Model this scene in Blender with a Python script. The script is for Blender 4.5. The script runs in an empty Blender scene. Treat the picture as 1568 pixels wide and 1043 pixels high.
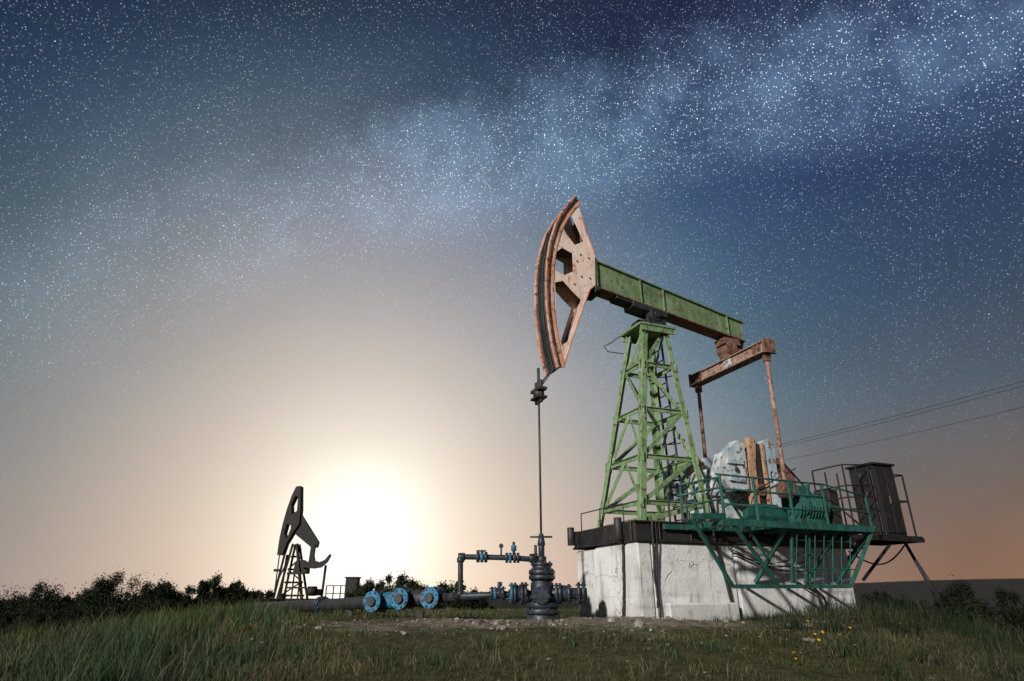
import bpy, bmesh, math, random
import numpy as np
from mathutils import Vector, Matrix, noise as mn
random.seed(7); rng=np.random.default_rng(7)
rad=math.radians
ZOFF=0.55   # camera eye height above the low ground
scene=bpy.context.scene
scene.view_settings.view_transform='Standard'
scene.view_settings.look='None'; scene.view_settings.exposure=0; scene.view_settings.gamma=1
COL=scene.collection

# ------------------------------------------------------------------ materials
def nd(nt,t,**k):
    n=nt.nodes.new(t)
    for a,b in k.items(): setattr(n,a,b)
    return n
def ramp(nt,stops,interp='LINEAR'):
    r=nd(nt,'ShaderNodeValToRGB'); cr=r.color_ramp; cr.interpolation=interp
    while len(cr.elements)<len(stops): cr.elements.new(.5)
    for el,(p,c) in zip(cr.elements,stops):
        el.position=p; el.color=(c,c,c,1) if not hasattr(c,'__len__') else (*c,1)
    return r
def mix(nt,fac,a,b,bt='MIX'):
    m=nd(nt,'ShaderNodeMix',data_type='RGBA',blend_type=bt)
    for sock,val in ((m.inputs[0],fac),(m.inputs[6],a),(m.inputs[7],b)):
        if hasattr(val,'is_linked') : nt.links.new(val,sock)
        elif hasattr(val,'__len__'): sock.default_value=(*val,1)
        else: sock.default_value=val
    return m.outputs[2]
def math_(nt,op,a,b=None,clamp=False):
    m=nd(nt,'ShaderNodeMath',operation=op,use_clamp=clamp)
    for i,v in enumerate((a,b)):
        if v is None: continue
        if hasattr(v,'is_linked'): nt.links.new(v,m.inputs[i])
        else: m.inputs[i].default_value=v
    return m.outputs[0]
def newmat(name):
    m=bpy.data.materials.new(name); m.use_nodes=True
    nt=m.node_tree; b=nt.nodes['Principled BSDF']
    return m,nt,b
def noise_(nt,scale,detail=6,rough=.6,vec=None,dist=0):
    n=nd(nt,'ShaderNodeTexNoise'); n.inputs['Scale'].default_value=scale
    n.inputs['Detail'].default_value=detail; n.inputs['Roughness'].default_value=rough
    n.inputs['Distortion'].default_value=dist
    if vec is not None: nt.links.new(vec,n.inputs['Vector'])
    return n.outputs['Fac']
def bump(nt,b,h,s=.3,d=.01):
    bp=nd(nt,'ShaderNodeBump'); bp.inputs['Strength'].default_value=s; bp.inputs['Distance'].default_value=d
    nt.links.new(h,bp.inputs['Height']); nt.links.new(bp.outputs[0],b.inputs['Normal'])
def paint(name,base,base2,under,amount=.45,scale=6,rough=.6,metal=0.,streak=True,grime=.8):
    """weathered paint: two paint tones, with rust or primer showing through"""
    m,nt,b=newmat(name)
    tc=nd(nt,'ShaderNodeTexCoord'); o=tc.outputs['Object']
    n1=noise_(nt,scale,3,.6,o); n2=noise_(nt,scale*2.7,5,.7,o); n3=noise_(nt,scale*14,2,.6,o)
    mp=nd(nt,'ShaderNodeMapping'); mp.inputs['Scale'].default_value=(1,1,.15) if streak else (1,1,1)
    nt.links.new(o,mp.inputs['Vector']); n4=noise_(nt,scale*4,3,.6,mp.outputs[0])
    r1=ramp(nt,[(.4,0),(.62,1)]); nt.links.new(n1,r1.inputs[0])
    c=mix(nt,r1.outputs[0],base,base2)
    r4=ramp(nt,[(.3,(.55,.5,.46)),(.6,(1,1,1))]); nt.links.new(n4,r4.inputs[0])
    c=mix(nt,grime,c,r4.outputs[0],'MULTIPLY')
    e=1-amount
    r2=ramp(nt,[(max(0,e-.035),0),(min(1,e+.035),1)]); nt.links.new(n2,r2.inputs[0])
    und=mix(nt,n3,tuple(x*.5 for x in under),tuple(min(1,x*1.5) for x in under))
    c=mix(nt,r2.outputs[0],c,und)
    nt.links.new(c,b.inputs['Base Color'])
    b.inputs['Roughness'].default_value=rough; b.inputs['Metallic'].default_value=metal
    h=math_(nt,'ADD',math_(nt,'MULTIPLY',r2.outputs[0],-.6),math_(nt,'MULTIPLY',n3,.4))
    bump(nt,b,h,.35,.006)
    return m
M={}
M['green']=paint('green_paint',(.19,.33,.15),(.28,.42,.23),(.11,.07,.04),.41,5)
M['beamgreen']=paint('beam_green_paint',(.14,.23,.11),(.21,.31,.17),(.12,.08,.04),.41,4)
M['pink']=paint('faded_red_white_paint',(.88,.68,.58),(.90,.77,.70),(.55,.20,.10),.40,4,grime=.45)
M['rim']=paint('worn_red_rim',(.74,.33,.20),(.80,.50,.38),(.22,.10,.07),.42,5,grime=.6)
M['rimdark']=paint('worn_face_plate',(.16,.13,.125),(.27,.21,.19),(.05,.045,.045),.46,5)
M['rust']=paint('rusty_steel',(.19,.10,.065),(.28,.16,.12),(.07,.035,.02),.45,7,.8)
M['rustpink']=paint('rust_pink_paint',(.46,.32,.28),(.36,.20,.15),(.08,.04,.03),.43,7,.8)
M['dark']=paint('dark_steel',(.022,.024,.028),(.045,.045,.048),(.08,.045,.03),.36,6,.55)
M['nearblack']=paint('near_black_steel',(.010,.010,.011),(.018,.016,.015),(.035,.02,.014),.38,3,.7)  # near-black colour paints in the far jack's backlit silhouette; also the cabinet
M['black']=paint('black_bitumen_paint',(.018,.018,.02),(.035,.034,.033),(.12,.09,.07),.36,4,.5)
M['teal']=paint('teal_paint',(.010,.095,.080),(.022,.145,.12),(.06,.04,.025),.42,6,.55)
M['wellblue']=paint('well_blue_black',(.03,.05,.075),(.02,.026,.033),(.10,.045,.03),.38,9,.45)
M['blue']=paint('blue_paint',(.02,.25,.46),(.03,.18,.34),(.03,.025,.025),.45,9,.5)
M['paleblue']=paint('pale_blue_paint',(.58,.66,.70),(.34,.50,.62),(.25,.14,.08),.41,4,.6,grime=.6)
M['whiteblue']=paint('white_blue_paint',(.74,.76,.77),(.44,.58,.68),(.14,.10,.07),.43,4,.6,grime=.6)
M['orange']=paint('orange_primer',(.56,.32,.19),(.46,.34,.24),(.10,.05,.03),.42,6,.7)
M['cable']=paint('cable_rubber',(.02,.02,.02),(.03,.03,.03),(.05,.04,.035),.4,20,.5)
M['wire']=paint('overhead_wire',(.006,.006,.007),(.010,.010,.010),(.01,.01,.01),.3,1,.8)

def concrete():
    m,nt,b=newmat('whitewashed_concrete')
    tc=nd(nt,'ShaderNodeTexCoord'); o=tc.outputs['Object']
    n1=noise_(nt,1.6,4,.6,o); n2=noise_(nt,5,7,.7,o); n3=noise_(nt,40,3,.7,o)
    mp=nd(nt,'ShaderNodeMapping'); mp.inputs['Scale'].default_value=(5,5,.7); nt.links.new(o,mp.inputs['Vector'])
    ns=noise_(nt,2.2,4,.6,mp.outputs[0])
    mp2=nd(nt,'ShaderNodeMapping'); mp2.inputs['Scale'].default_value=(.5,.5,9); nt.links.new(o,mp2.inputs['Vector'])
    nb=noise_(nt,1.5,3,.5,mp2.outputs[0])
    r1=ramp(nt,[(.35,(.62,.64,.64)),(.6,(.82,.83,.84))]); nt.links.new(n1,r1.inputs[0])
    c=r1.outputs[0]
    r2=ramp(nt,[(.56,0),(.66,1)]); nt.links.new(n2,r2.inputs[0])
    c=mix(nt,math_(nt,'MULTIPLY',r2.outputs[0],.7),c,(.42,.40,.34))
    rs=ramp(nt,[(.54,0),(.72,.8)]); nt.links.new(ns,rs.inputs[0])
    c=mix(nt,rs.outputs[0],c,(.26,.24,.19))
    rb=ramp(nt,[(.30,(.62,.62,.6)),(.42,(1,1,1))]); nt.links.new(nb,rb.inputs[0])
    c=mix(nt,.45,c,rb.outputs[0],'MULTIPLY')
    v=nd(nt,'ShaderNodeTexVoronoi',feature='DISTANCE_TO_EDGE'); v.inputs['Scale'].default_value=1.3
    vm=nd(nt,'ShaderNodeVectorMath',operation='ADD'); nt.links.new(o,vm.inputs[0])
    nn=nd(nt,'ShaderNodeTexNoise'); nn.inputs['Scale'].default_value=6; nt.links.new(o,nn.inputs['Vector'])
    sc=nd(nt,'ShaderNodeVectorMath',operation='SCALE'); sc.inputs['Scale'].default_value=.35; nt.links.new(nn.outputs['Color'],sc.inputs[0])
    nt.links.new(sc.outputs[0],vm.inputs[1]); nt.links.new(vm.outputs[0],v.inputs['Vector'])
    rc=ramp(nt,[(.0,1),(.008,0)]); nt.links.new(v.outputs['Distance'],rc.inputs[0])
    gate=ramp(nt,[(.45,0),(.58,1)]); nt.links.new(n1,gate.inputs[0])
    crk=math_(nt,'MULTIPLY',rc.outputs[0],gate.outputs[0])
    c=mix(nt,math_(nt,'MULTIPLY',crk,.6),c,(.08,.075,.07))
    sp=nd(nt,'ShaderNodeSeparateXYZ'); nt.links.new(o,sp.inputs[0])
    g=nd(nt,'ShaderNodeMapRange'); g.inputs[1].default_value=ZOFF-.27; g.inputs[2].default_value=ZOFF-.02; g.inputs[3].default_value=.8; g.inputs[4].default_value=0
    nt.links.new(sp.outputs[2],g.inputs[0])
    c=mix(nt,math_(nt,'MULTIPLY',g.outputs[0],n2,True),c,(.16,.14,.10))
    nt.links.new(c,b.inputs['Base Color']); b.inputs['Roughness'].default_value=.9
    h=math_(nt,'ADD',math_(nt,'MULTIPLY',n3,.25),math_(nt,'ADD',n2,math_(nt,'MULTIPLY',crk,-1.2)))
    bump(nt,b,h,.6,.02)
    return m
M['concrete']=concrete()

# ------------------------------------------------------------------ builders
W=(.33,7.6); TH=rad(21.7); E=(math.cos(TH),math.sin(TH)); N=(-E[1],E[0])
def T(t,w,z): return Vector((W[0]+t*E[0]+w*N[0], W[1]+t*E[1]+w*N[1], z+ZOFF))
def Wd(x,y,z): return Vector((x,y,z+ZOFF))
class Obj:
    """collects geometry per part -> child meshes under one empty"""
    def __init__(s,name,loc,frame=T):
        s.e=bpy.data.objects.new(name,None); s.e.empty_display_size=.2; s.e.location=loc; COL.objects.link(s.e)
        s.loc=Vector(loc); s.f=frame; s.parts={}
    def part(s,name,mat):
        if name not in s.parts: s.parts[name]=(bmesh.new(),mat)
        return s.parts[name][0]
    def bar(s,part,mat,p,q,a=.04,b=.04,up=None):
        bm=s.part(part,mat)
        p=s.f(*p); q=s.f(*q)
        d=q-p; L=d.length
        if L<1e-5: return
        z=d/L; upv=Vector((0,0,1)) if up is None else up
        if abs(z.dot(upv))>.97: upv=Vector((E[0],E[1],0))
        x=upv.cross(z).normalized(); y=z.cross(x)
        vs=[]
        for k in (p,q):
            for i,j in ((-1,-1),(1,-1),(1,1),(-1,1)): vs.append(bm.verts.new(k+x*(i*a/2)+y*(j*b/2)))
        for f in ((3,2,1,0),(4,5,6,7),(0,1,5,4),(1,2,6,5),(2,3,7,6),(3,0,4,7)): bm.faces.new([vs[i] for i in f])
    def angle(s,part,mat,p,q,a=.07,th=.009,sx=1,sy=1):
        """L-section along t/w axes"""
        bm=s.part(part,mat); P=s.f(*p); Q=s.f(*q)
        x=Vector((E[0],E[1],0))*sx; y=Vector((N[0],N[1],0))*sy
        prof=[(0,0),(a,0),(a,th),(th,th),(th,a),(0,a)]
        A=[bm.verts.new(P+x*i+y*j) for i,j in prof]; B=[bm.verts.new(Q+x*i+y*j) for i,j in prof]
        for i in range(6):
            j=(i+1)%6; bm.faces.new((A[i],A[j],B[j],B[i]))
        bm.faces.new(A[::-1]); bm.faces.new(B)
    def cyl(s,part,mat,p,q,r,r2=None,n=20):
        bm=s.part(part,mat); P=s.f(*p); Q=s.f(*q); d=Q-P; L=d.length
        if r2 is None: r2=r
        z=d/L; u=Vector((0,0,1)) if abs(z.z)<.9 else Vector((1,0,0))
        x=u.cross(z).normalized(); y=z.cross(x); A=[];B=[]
        for i in range(n):
            a=2*math.pi*i/n; v=x*math.cos(a)+y*math.sin(a)
            A.append(bm.verts.new(P+v*r)); B.append(bm.verts.new(Q+v*r2))
        for i in range(n):
            j=(i+1)%n; f=bm.faces.new((A[i],A[j],B[j],B[i])); f.smooth=True
        bm.faces.new(A[::-1]); bm.faces.new(B)
    def flange(s,part,mat,c,axis,r,th,bolts=8,bmat=None):
        c=Vector(c); ax=Vector(axis).normalized()
        s.cyl(part,mat,tuple(c-ax*th/2),tuple(c+ax*th/2),r,n=28)
        u=Vector((0,0,1)) if abs(ax.z)<.9 else Vector((1,0,0)); x=u.cross(ax).normalized(); y=ax.cross(x)
        for i in range(bolts):
            a=2*math.pi*(i+.5)/bolts; o=c+(x*math.cos(a)+y*math.sin(a))*r*.8
            s.cyl('bolts',bmat or M['dark'],tuple(o-ax*(th/2+.018)),tuple(o+ax*(th/2+.018)),r*.085,n=6)
    def tube(s,part,mat,pts,r,n=8):
        bm=s.part(part,mat); P=[s.f(*p) for p in pts]; rings=[]
        for i,p in enumerate(P):
            d=(P[min(i+1,len(P)-1)]-P[max(i-1,0)]).normalized()
            u=Vector((0,0,1)) if abs(d.z)<.9 else Vector((1,0,0)); x=u.cross(d).normalized(); y=d.cross(x)
            rings.append([p+(x*math.cos(2*math.pi*k/n)+y*math.sin(2*math.pi*k/n))*r for k in range(n)])
        R=[[bm.verts.new(v) for v in r_] for r_ in rings]
        for a,b in zip(R[:-1],R[1:]):
            off=min(range(n),key=lambda o:sum((a[k].co-b[(k+o)%n].co).length for k in range(n)))
            for k in range(n):
                f=bm.faces.new((a[k],a[(k+1)%n],b[(k+1+off)%n],b[(k+off)%n])); f.smooth=True
        bm.faces.new(R[0][::-1]); bm.faces.new(R[-1])
    def box(s,part,mat,t0,t1,w0,w1,z0,z1):
        bm=s.part(part,mat)
        v=[bm.verts.new(s.f(t,w,z)) for z in (z0,z1) for t,w in ((t0,w0),(t1,w0),(t1,w1),(t0,w1))]
        for f in ((3,2,1,0),(4,5,6,7),(0,1,5,4),(1,2,6,5),(2,3,7,6),(3,0,4,7)): bm.faces.new([v[i] for i in f])
    def plate(s,part,mat,outline,holes,w0,w1):
        """(t,z) polygon with holes, extruded in w"""
        cu=bpy.data.curves.new('tmp','CURVE'); cu.dimensions='2D'; cu.fill_mode='BOTH'; cu.extrude=.5
        for poly in [outline]+list(holes):
            sp=cu.splines.new('POLY'); sp.points.add(len(poly)-1); sp.use_cyclic_u=True
            for i,(a,b) in enumerate(poly): sp.points[i].co=(a,b,0,1)
        ob=bpy.data.objects.new('tmp',cu); COL.objects.link(ob)
        dg=bpy.context.evaluated_depsgraph_get(); me=bpy.data.meshes.new_from_object(ob.evaluated_get(dg))
        b2=bmesh.new(); b2.from_mesh(me); bmesh.ops.remove_doubles(b2,verts=b2.verts,dist=1e-5)
        bm=s.part(part,mat); mp={}
        for v in b2.verts:
            mp[v]=bm.verts.new(s.f(v.co.x, w0 if v.co.z<0 else w1, v.co.y))
        for f in b2.faces:
            try: bm.faces.new([mp[v] for v in f.verts])
            except ValueError: pass
        b2.free(); bpy.data.objects.remove(ob); bpy.data.meshes.remove(me); bpy.data.curves.remove(cu)
    def finish(s,bevel=.004):
        for name,(bm,mat) in s.parts.items():
            bmesh.ops.recalc_face_normals(bm,faces=bm.faces)
            me=bpy.data.meshes.new(name); bm.to_mesh(me); bm.free(); me.materials.append(mat)
            me.transform(Matrix.Translation(-s.loc))
            o=bpy.data.objects.new(name,me); COL.objects.link(o); o.parent=s.e
            if bevel:
                m=o.modifiers.new('bevel','BEVEL'); m.width=bevel; m.segments=1; m.limit_method='ANGLE'; m.angle_limit=rad(50)
        return s.e

def lerp(a,b,k): return tuple(x+(y-x)*k for x,y in zip(a,b))

# ------------------------------------------------------------------ terrain
def sstep(a,b,x):
    t=np.clip((x-a)/(b-a),0,1); return t*t*(3-2*t)
def hz(x,y):
    x=np.asarray(x,float); y=np.asarray(y,float)
    z=-.23-.33*(1-sstep(3.2,7.0,y))
    xl=-1.7-.40*(y-5); dl=np.clip((xl-x)*.92,0,None)
    z-=np.minimum(.165*dl*dl/(dl+.8),1.9)
    xr=3.5+.45*(y-6); dr=np.clip((x-xr)*.9,0,None)
    z-=np.minimum(.21*dr,1.9)
    z-=2.6*sstep(38,120,y)
    z-=.8*sstep(12,30,y)*sstep(-4,3,x)
    z+=.03*np.sin(x*1.3+1)*np.cos(y*1.1)*sstep(0,3,np.abs(y-8.2))+.015*np.sin(x*3.1+y*2.3)
    z+=.04*np.exp(-((x-.9)**2/1.2+(y-6.9)**2/.12))
    return z
def terrain():
    s=np.linspace(-7,7,420); xs=2.6*np.sinh(s*.97)
    ys=np.concatenate([-1200*np.linspace(1,0,20)[:-1]**3, np.linspace(0,14,190), 14+ (np.linspace(0,1,140)[1:]**3)*3000+np.linspace(0,1,140)[1:]*30])
    X,Y=np.meshgrid(xs,ys); Z=hz(X,Y)
    nz=np.zeros_like(Z)
    near=(np.abs(X)<14)&(Y>1)&(Y<20)
    for i,j in zip(*np.where(near)):
        nz[i,j]=.03*mn.noise((X[i,j]*2.2,Y[i,j]*2.2,0))+.014*mn.noise((X[i,j]*7,Y[i,j]*7,3))
    Z=Z+nz
    me=bpy.data.meshes.new('ground'); ny,nx=X.shape
    co=np.stack([X,Y,Z+ZOFF],-1).reshape(-1,3)
    I=np.arange(nx*ny).reshape(ny,nx)
    q=np.stack([I[:-1,:-1],I[:-1,1:],I[1:,1:],I[1:,:-1]],-1).reshape(-1,4)
    me.vertices.add(len(co)); me.vertices.foreach_set('co',co.ravel())
    me.loops.add(q.size); me.loops.foreach_set('vertex_index',q.ravel().astype(np.int32))
    me.polygons.add(len(q)); me.polygons.foreach_set('loop_start',np.arange(0,q.size,4,dtype=np.int32))
    me.update(); me.validate(); me.polygons.foreach_set('use_smooth',[True]*len(q))
    o=bpy.data.objects.new('ground',me); COL.objects.link(o)
    m,nt,b=newmat('ground_soil_and_turf')
    tc=nd(nt,'ShaderNodeTexCoord'); ob=tc.outputs['Object']
    n1=noise_(nt,1.1,4,.65,ob); n2=noise_(nt,9,6,.7,ob); n3=noise_(nt,60,3,.7,ob)
    soil=ramp(nt,[(.3,(.10,.08,.06)),(.5,(.22,.185,.145)),(.7,(.36,.32,.27))]); nt.links.new(n2,soil.inputs[0])
    turf=ramp(nt,[(.35,(.04,.045,.018)),(.65,(.11,.10,.05))]); nt.links.new(n2,turf.inputs[0])
    sp=nd(nt,'ShaderNodeSeparateXYZ'); nt.links.new(ob,sp.inputs[0])
    dx=math_(nt,'MULTIPLY',math_(nt,'SUBTRACT',sp.outputs[0],.45),.36); dy=math_(nt,'MULTIPLY',math_(nt,'SUBTRACT',sp.outputs[1],6.85),1.0)
    d=math_(nt,'SQRT',math_(nt,'ADD',math_(nt,'MULTIPLY',dx,dx),math_(nt,'MULTIPLY',dy,dy)))
    f=math_(nt,'ADD',d,math_(nt,'MULTIPLY',math_(nt,'SUBTRACT',n1,.5),1.6))
    rf=ramp(nt,[(.6,0),(.95,1)]); nt.links.new(f,rf.inputs[0])
    c=mix(nt,rf.outputs[0],soil.outputs[0],turf.outputs[0])
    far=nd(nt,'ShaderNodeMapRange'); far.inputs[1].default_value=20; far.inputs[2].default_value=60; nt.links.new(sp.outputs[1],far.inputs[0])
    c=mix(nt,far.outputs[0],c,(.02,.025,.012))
    nt.links.new(c,b.inputs['Base Color']); b.inputs['Roughness'].default_value=.95; b.inputs['Specular IOR Level'].default_value=.1
    bump(nt,b,math_(nt,'ADD',n2,math_(nt,'MULTIPLY',n3,.4)),.9,.04)
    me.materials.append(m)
terrain()

# ------------------------------------------------------------------ vertex-coloured leaf/blade material
def leafmat(name,trans=.35):
    m,nt,b=newmat(name); at=nd(nt,'ShaderNodeAttribute',attribute_name='col')
    nt.links.new(at.outputs['Color'],b.inputs['Base Color']); b.inputs['Roughness'].default_value=.7; b.inputs['Specular IOR Level'].default_value=.2
    if trans>0:
        tr=nd(nt,'ShaderNodeBsdfTranslucent'); nt.links.new(at.outputs['Color'],tr.inputs['Color'])
        ms=nd(nt,'ShaderNodeMixShader'); ms.inputs[0].default_value=trans
        nt.links.new(b.outputs[0],ms.inputs[1]); nt.links.new(tr.outputs[0],ms.inputs[2]); nt.links.new(ms.outputs[0],nt.nodes['Material Output'].inputs[0])
    return m
LEAF=leafmat('grass_blades',.3); BUSH=leafmat('shrub_leaves',0)
def trimesh(name,co,tri,col,mat,loc=(0,0,0)):
    me=bpy.data.meshes.new(name); co=co-np.array(loc)
    me.vertices.add(len(co)); me.vertices.foreach_set('co',co.astype(np.float32).ravel())
    me.loops.add(tri.size); me.loops.foreach_set('vertex_index',tri.astype(np.int32).ravel())
    me.polygons.add(len(tri)); me.polygons.foreach_set('loop_start',np.arange(0,tri.size,3,dtype=np.int32))
    me.update(calc_edges=True)
    a=me.color_attributes.new('col','FLOAT_COLOR','POINT'); a.data.foreach_set('color',np.concatenate([col,np.ones((len(col),1))],1).astype(np.float32).ravel())
    me.materials.append(mat); o=bpy.data.objects.new(name,me); o.location=loc; COL.objects.link(o); return o
def blades(x,y,h,wd,col,bend=.5):
    n=len(x); z=hz(x,y)+ZOFF-.012
    a=rng.uniform(0,2*np.pi,n); ld=rng.uniform(0,2*np.pi,n); lean=rng.uniform(.1,bend,n)*h
    b=np.stack([x,y,z],-1); s=np.stack([np.cos(a),np.sin(a),0*a],-1)*wd[:,None]
    L=np.stack([np.cos(ld)*lean,np.sin(ld)*lean,0*a],-1)
    m=b+L*.3+np.stack([0*h,0*h,h*.55],-1); t=b+L+np.stack([0*h,0*h,h*.98],-1)
    co=np.stack([b-s,b+s,m-s*.7,m+s*.7,t],1).reshape(-1,3)
    k=np.arange(n)[:,None]*5
    tri=np.stack([k+[0,1,3],k+[0,3,2],k+[2,3,4]],1).reshape(-1,3)
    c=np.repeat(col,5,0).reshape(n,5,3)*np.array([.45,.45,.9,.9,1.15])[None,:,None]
    return co,tri,c.reshape(-1,3)
def vnoise(x,y,s,seed=0):
    x=x*s+seed*17.3; y=y*s+seed*9.1; xi=np.floor(x); yi=np.floor(y); fx=x-xi; fy=y-yi
    fx=fx*fx*(3-2*fx); fy=fy*fy*(3-2*fy)
    H=lambda a,b:np.mod(np.sin(a*127.1+b*311.7)*43758.5453,1)
    return (H(xi,yi)*(1-fx)+H(xi+1,yi)*fx)*(1-fy)+(H(xi,yi+1)*(1-fx)+H(xi+1,yi+1)*fx)*fy
def inblock(x,y):
    t=(x-W[0])*E[0]+(y-W[1])*E[1]; w=(x-W[0])*N[0]+(y-W[1])*N[1]
    return (t>.8)&(t<4.1)&(w>-.79)&(w<.75)
def grass():
    n=255000
    y=3.2+ (rng.random(n)**1.6)*17; x=(rng.random(n)*2-1)*(y*.95+.8)
    bare=np.sqrt(((x-.45)*.36)**2+((y-6.85)*1.0)**2)+(vnoise(x,y,1.2)-.5)*1.2+(vnoise(x,y,4.,2)-.5)*.7
    thin=vnoise(x,y,2.5,5)*.65+vnoise(x,y,6.,11)*.35
    keep=(rng.random(n)<np.clip((bare-.48)*1.5,.03,1))&~inblock(x,y)&(rng.random(n)<np.clip(.12+1.25*(thin-.15),.08,1))
    x=x[keep];y=y[keep];n=len(x)
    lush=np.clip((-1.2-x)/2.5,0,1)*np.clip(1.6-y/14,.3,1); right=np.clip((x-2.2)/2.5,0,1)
    pn=vnoise(x,y,1.7,3)
    h=(.018+.058*rng.random(n)**2*(.3+1.4*pn))*(1+lush*(1.0+3.0*pn**2)+right*(.6+1.6*pn**2))
    wd=(.0016+.0022*rng.random(n))*(1+.5*lush)*(1+np.clip((y-7)*.08,0,1))
    g=rng.random(n)[:,None]; p=vnoise(x,y,.9,7)[:,None]; p2=vnoise(x,y,3.1,9)[:,None]
    ca=np.array([.055,.098,.030]);cb=np.array([.125,.175,.055]);cd=np.array([.25,.20,.12])
    col=ca*(1-g)+cb*g; dry=(rng.random(n)[:,None]<(.14+.7*(1-lush[:,None])*p*p2*1.6)); col=np.where(dry,cd*(.5+g*.7),col)
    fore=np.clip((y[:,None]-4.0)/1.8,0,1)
    col=col*(.50+.55*p+.5*p2)*(1-.62*right[:,None])*(1-.3*lush[:,None])*(.68+.32*fore)  # shade of the side corners and foreground put into the blade colour
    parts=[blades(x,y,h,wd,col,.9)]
    cs=[]
    for _ in range(400):
        cy=rng.uniform(3.7,9.5); cx=-rng.uniform(.34,.98)*cy
        cs.append((cx,cy,rng.uniform(.08,.26),26,.07))
    for _ in range(60):   # a tall stand left of centre
        cy=rng.uniform(4.0,5.6); cx=-rng.uniform(.52,.64)*cy
        cs.append((cx,cy,rng.uniform(.25,.42),30,.08))
    for _ in range(60):
        cy=rng.uniform(4.5,6.4); cx=rng.uniform(-.35,.36)*cy; cs.append((cx,cy,rng.uniform(.05,.12),20,.06))
    for _ in range(260):
        cy=rng.uniform(4.3,9); cx=rng.uniform(.36,.95)*cy
        if cx<2.2: continue
        cs.append((cx,cy,rng.uniform(.06,.22),22,.07))
    for _ in range(170):
        t=rng.uniform(2.6,5.4); w=rng.uniform(-1.5,-.85); v=T(t,w,0); cs.append((v.x,v.y,rng.uniform(.12,.38)*(.7+.2*(t-2.6)),18,.06))
    for _ in range(60):
        t=rng.uniform(1.5,4); w=rng.uniform(-1.0,-.8); v=T(t,w,0); cs.append((v.x,v.y,rng.uniform(.05,.13),18,.06))
    X=[];Y=[];H=[];C=[]
    for cx,cy,hh,k,sp in cs:
        X.append(rng.normal(cx,sp,k));Y.append(rng.normal(cy,sp,k));H.append(hh*rng.uniform(.4,1.1,k))
        c=np.array([.062,.122,.055]) if rng.random()<.72 else np.array([.19,.20,.125])
        if cx>2.2: c=c*.45  # right-hand tufts get the dark corner shade in their colour
        C.append(c[None]*rng.uniform(.5,1.35,k)[:,None]*rng.uniform(.6,1.2))
    X=np.concatenate(X);Y=np.concatenate(Y);H=np.concatenate(H);C=np.concatenate(C)
    k=~inblock(X,Y); X,Y,H,C=X[k],Y[k],H[k],C[k]
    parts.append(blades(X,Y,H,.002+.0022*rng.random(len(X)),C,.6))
    off=0;co=[];tr=[];cl=[]
    for a,b,c in parts: co.append(a);tr.append(b+off);cl.append(c);off+=len(a)
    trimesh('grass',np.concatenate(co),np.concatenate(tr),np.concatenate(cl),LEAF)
grass()

def gravel():
    bm=bmesh.new()
    for i in range(1500):
        if i<1300: x=rng.normal(.5,1.3); y=rng.normal(6.8,.45)
        else: y=rng.uniform(4.2,8); x=rng.uniform(-.6,.6)*y
        if inblock(np.array(x),np.array(y)): continue
        r=.005+.017*rng.random()**3
        if i<30: r=.025+.03*rng.random()
        z=float(hz(x,y))+ZOFF+r*.1
        v=bmesh.ops.create_icosphere(bm,subdivisions=1,radius=r)['verts']
        s=Vector((rng.uniform(.7,1.5),rng.uniform(.7,1.3),rng.uniform(.4,.8)))
        R=Matrix.Rotation(rng.uniform(0,6),3,'Z')
        for k in v:
            c=k.co*rng.uniform(.8,1.15); k.co=R@Vector((c.x*s.x,c.y*s.y,c.z*s.z))+Vector((x,y,z))
    me=bpy.data.meshes.new('gravel'); bm.to_mesh(me); bm.free()
    m,nt,b=newmat('stone'); g=nd(nt,'ShaderNodeNewGeometry')
    r=ramp(nt,[(0,(.09,.075,.06)),(.6,(.22,.19,.16)),(1,(.40,.37,.33))]); nt.links.new(g.outputs['Random Per Island'],r.inputs[0])
    nt.links.new(r.outputs[0],b.inputs['Base Color']); b.inputs['Roughness'].default_value=.9
    me.materials.append(m); o=bpy.data.objects.new('gravel',me); COL.objects.link(o)
gravel()
def dandelions():
    bm=bmesh.new()
    for i in range(11):
        y=rng.uniform(4.6,6.6); x=rng.uniform(.1,.6)*y
        if i%3==0: x=rng.uniform(2.2,3.0); y=rng.uniform(5.2,6.2)
        z=float(hz(x,y))+ZOFF+rng.uniform(.04,.07)
        bmesh.ops.create_cone(bm,cap_ends=True,segments=9,radius1=.005,radius2=.013,depth=.01,matrix=Matrix.Translation((x,y,z))@Matrix.Rotation(rng.uniform(-.2,.9),4,'X'))
    me=bpy.data.meshes.new('dandelion_flowers'); bm.to_mesh(me); bm.free()
    m,nt,b=newmat('dandelion_yellow'); b.inputs['Base Color'].default_value=(.62,.38,.01,1); me.materials.append(m)
    COL.objects.link(bpy.data.objects.new('dandelion_flowers',me))
dandelions()

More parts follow.
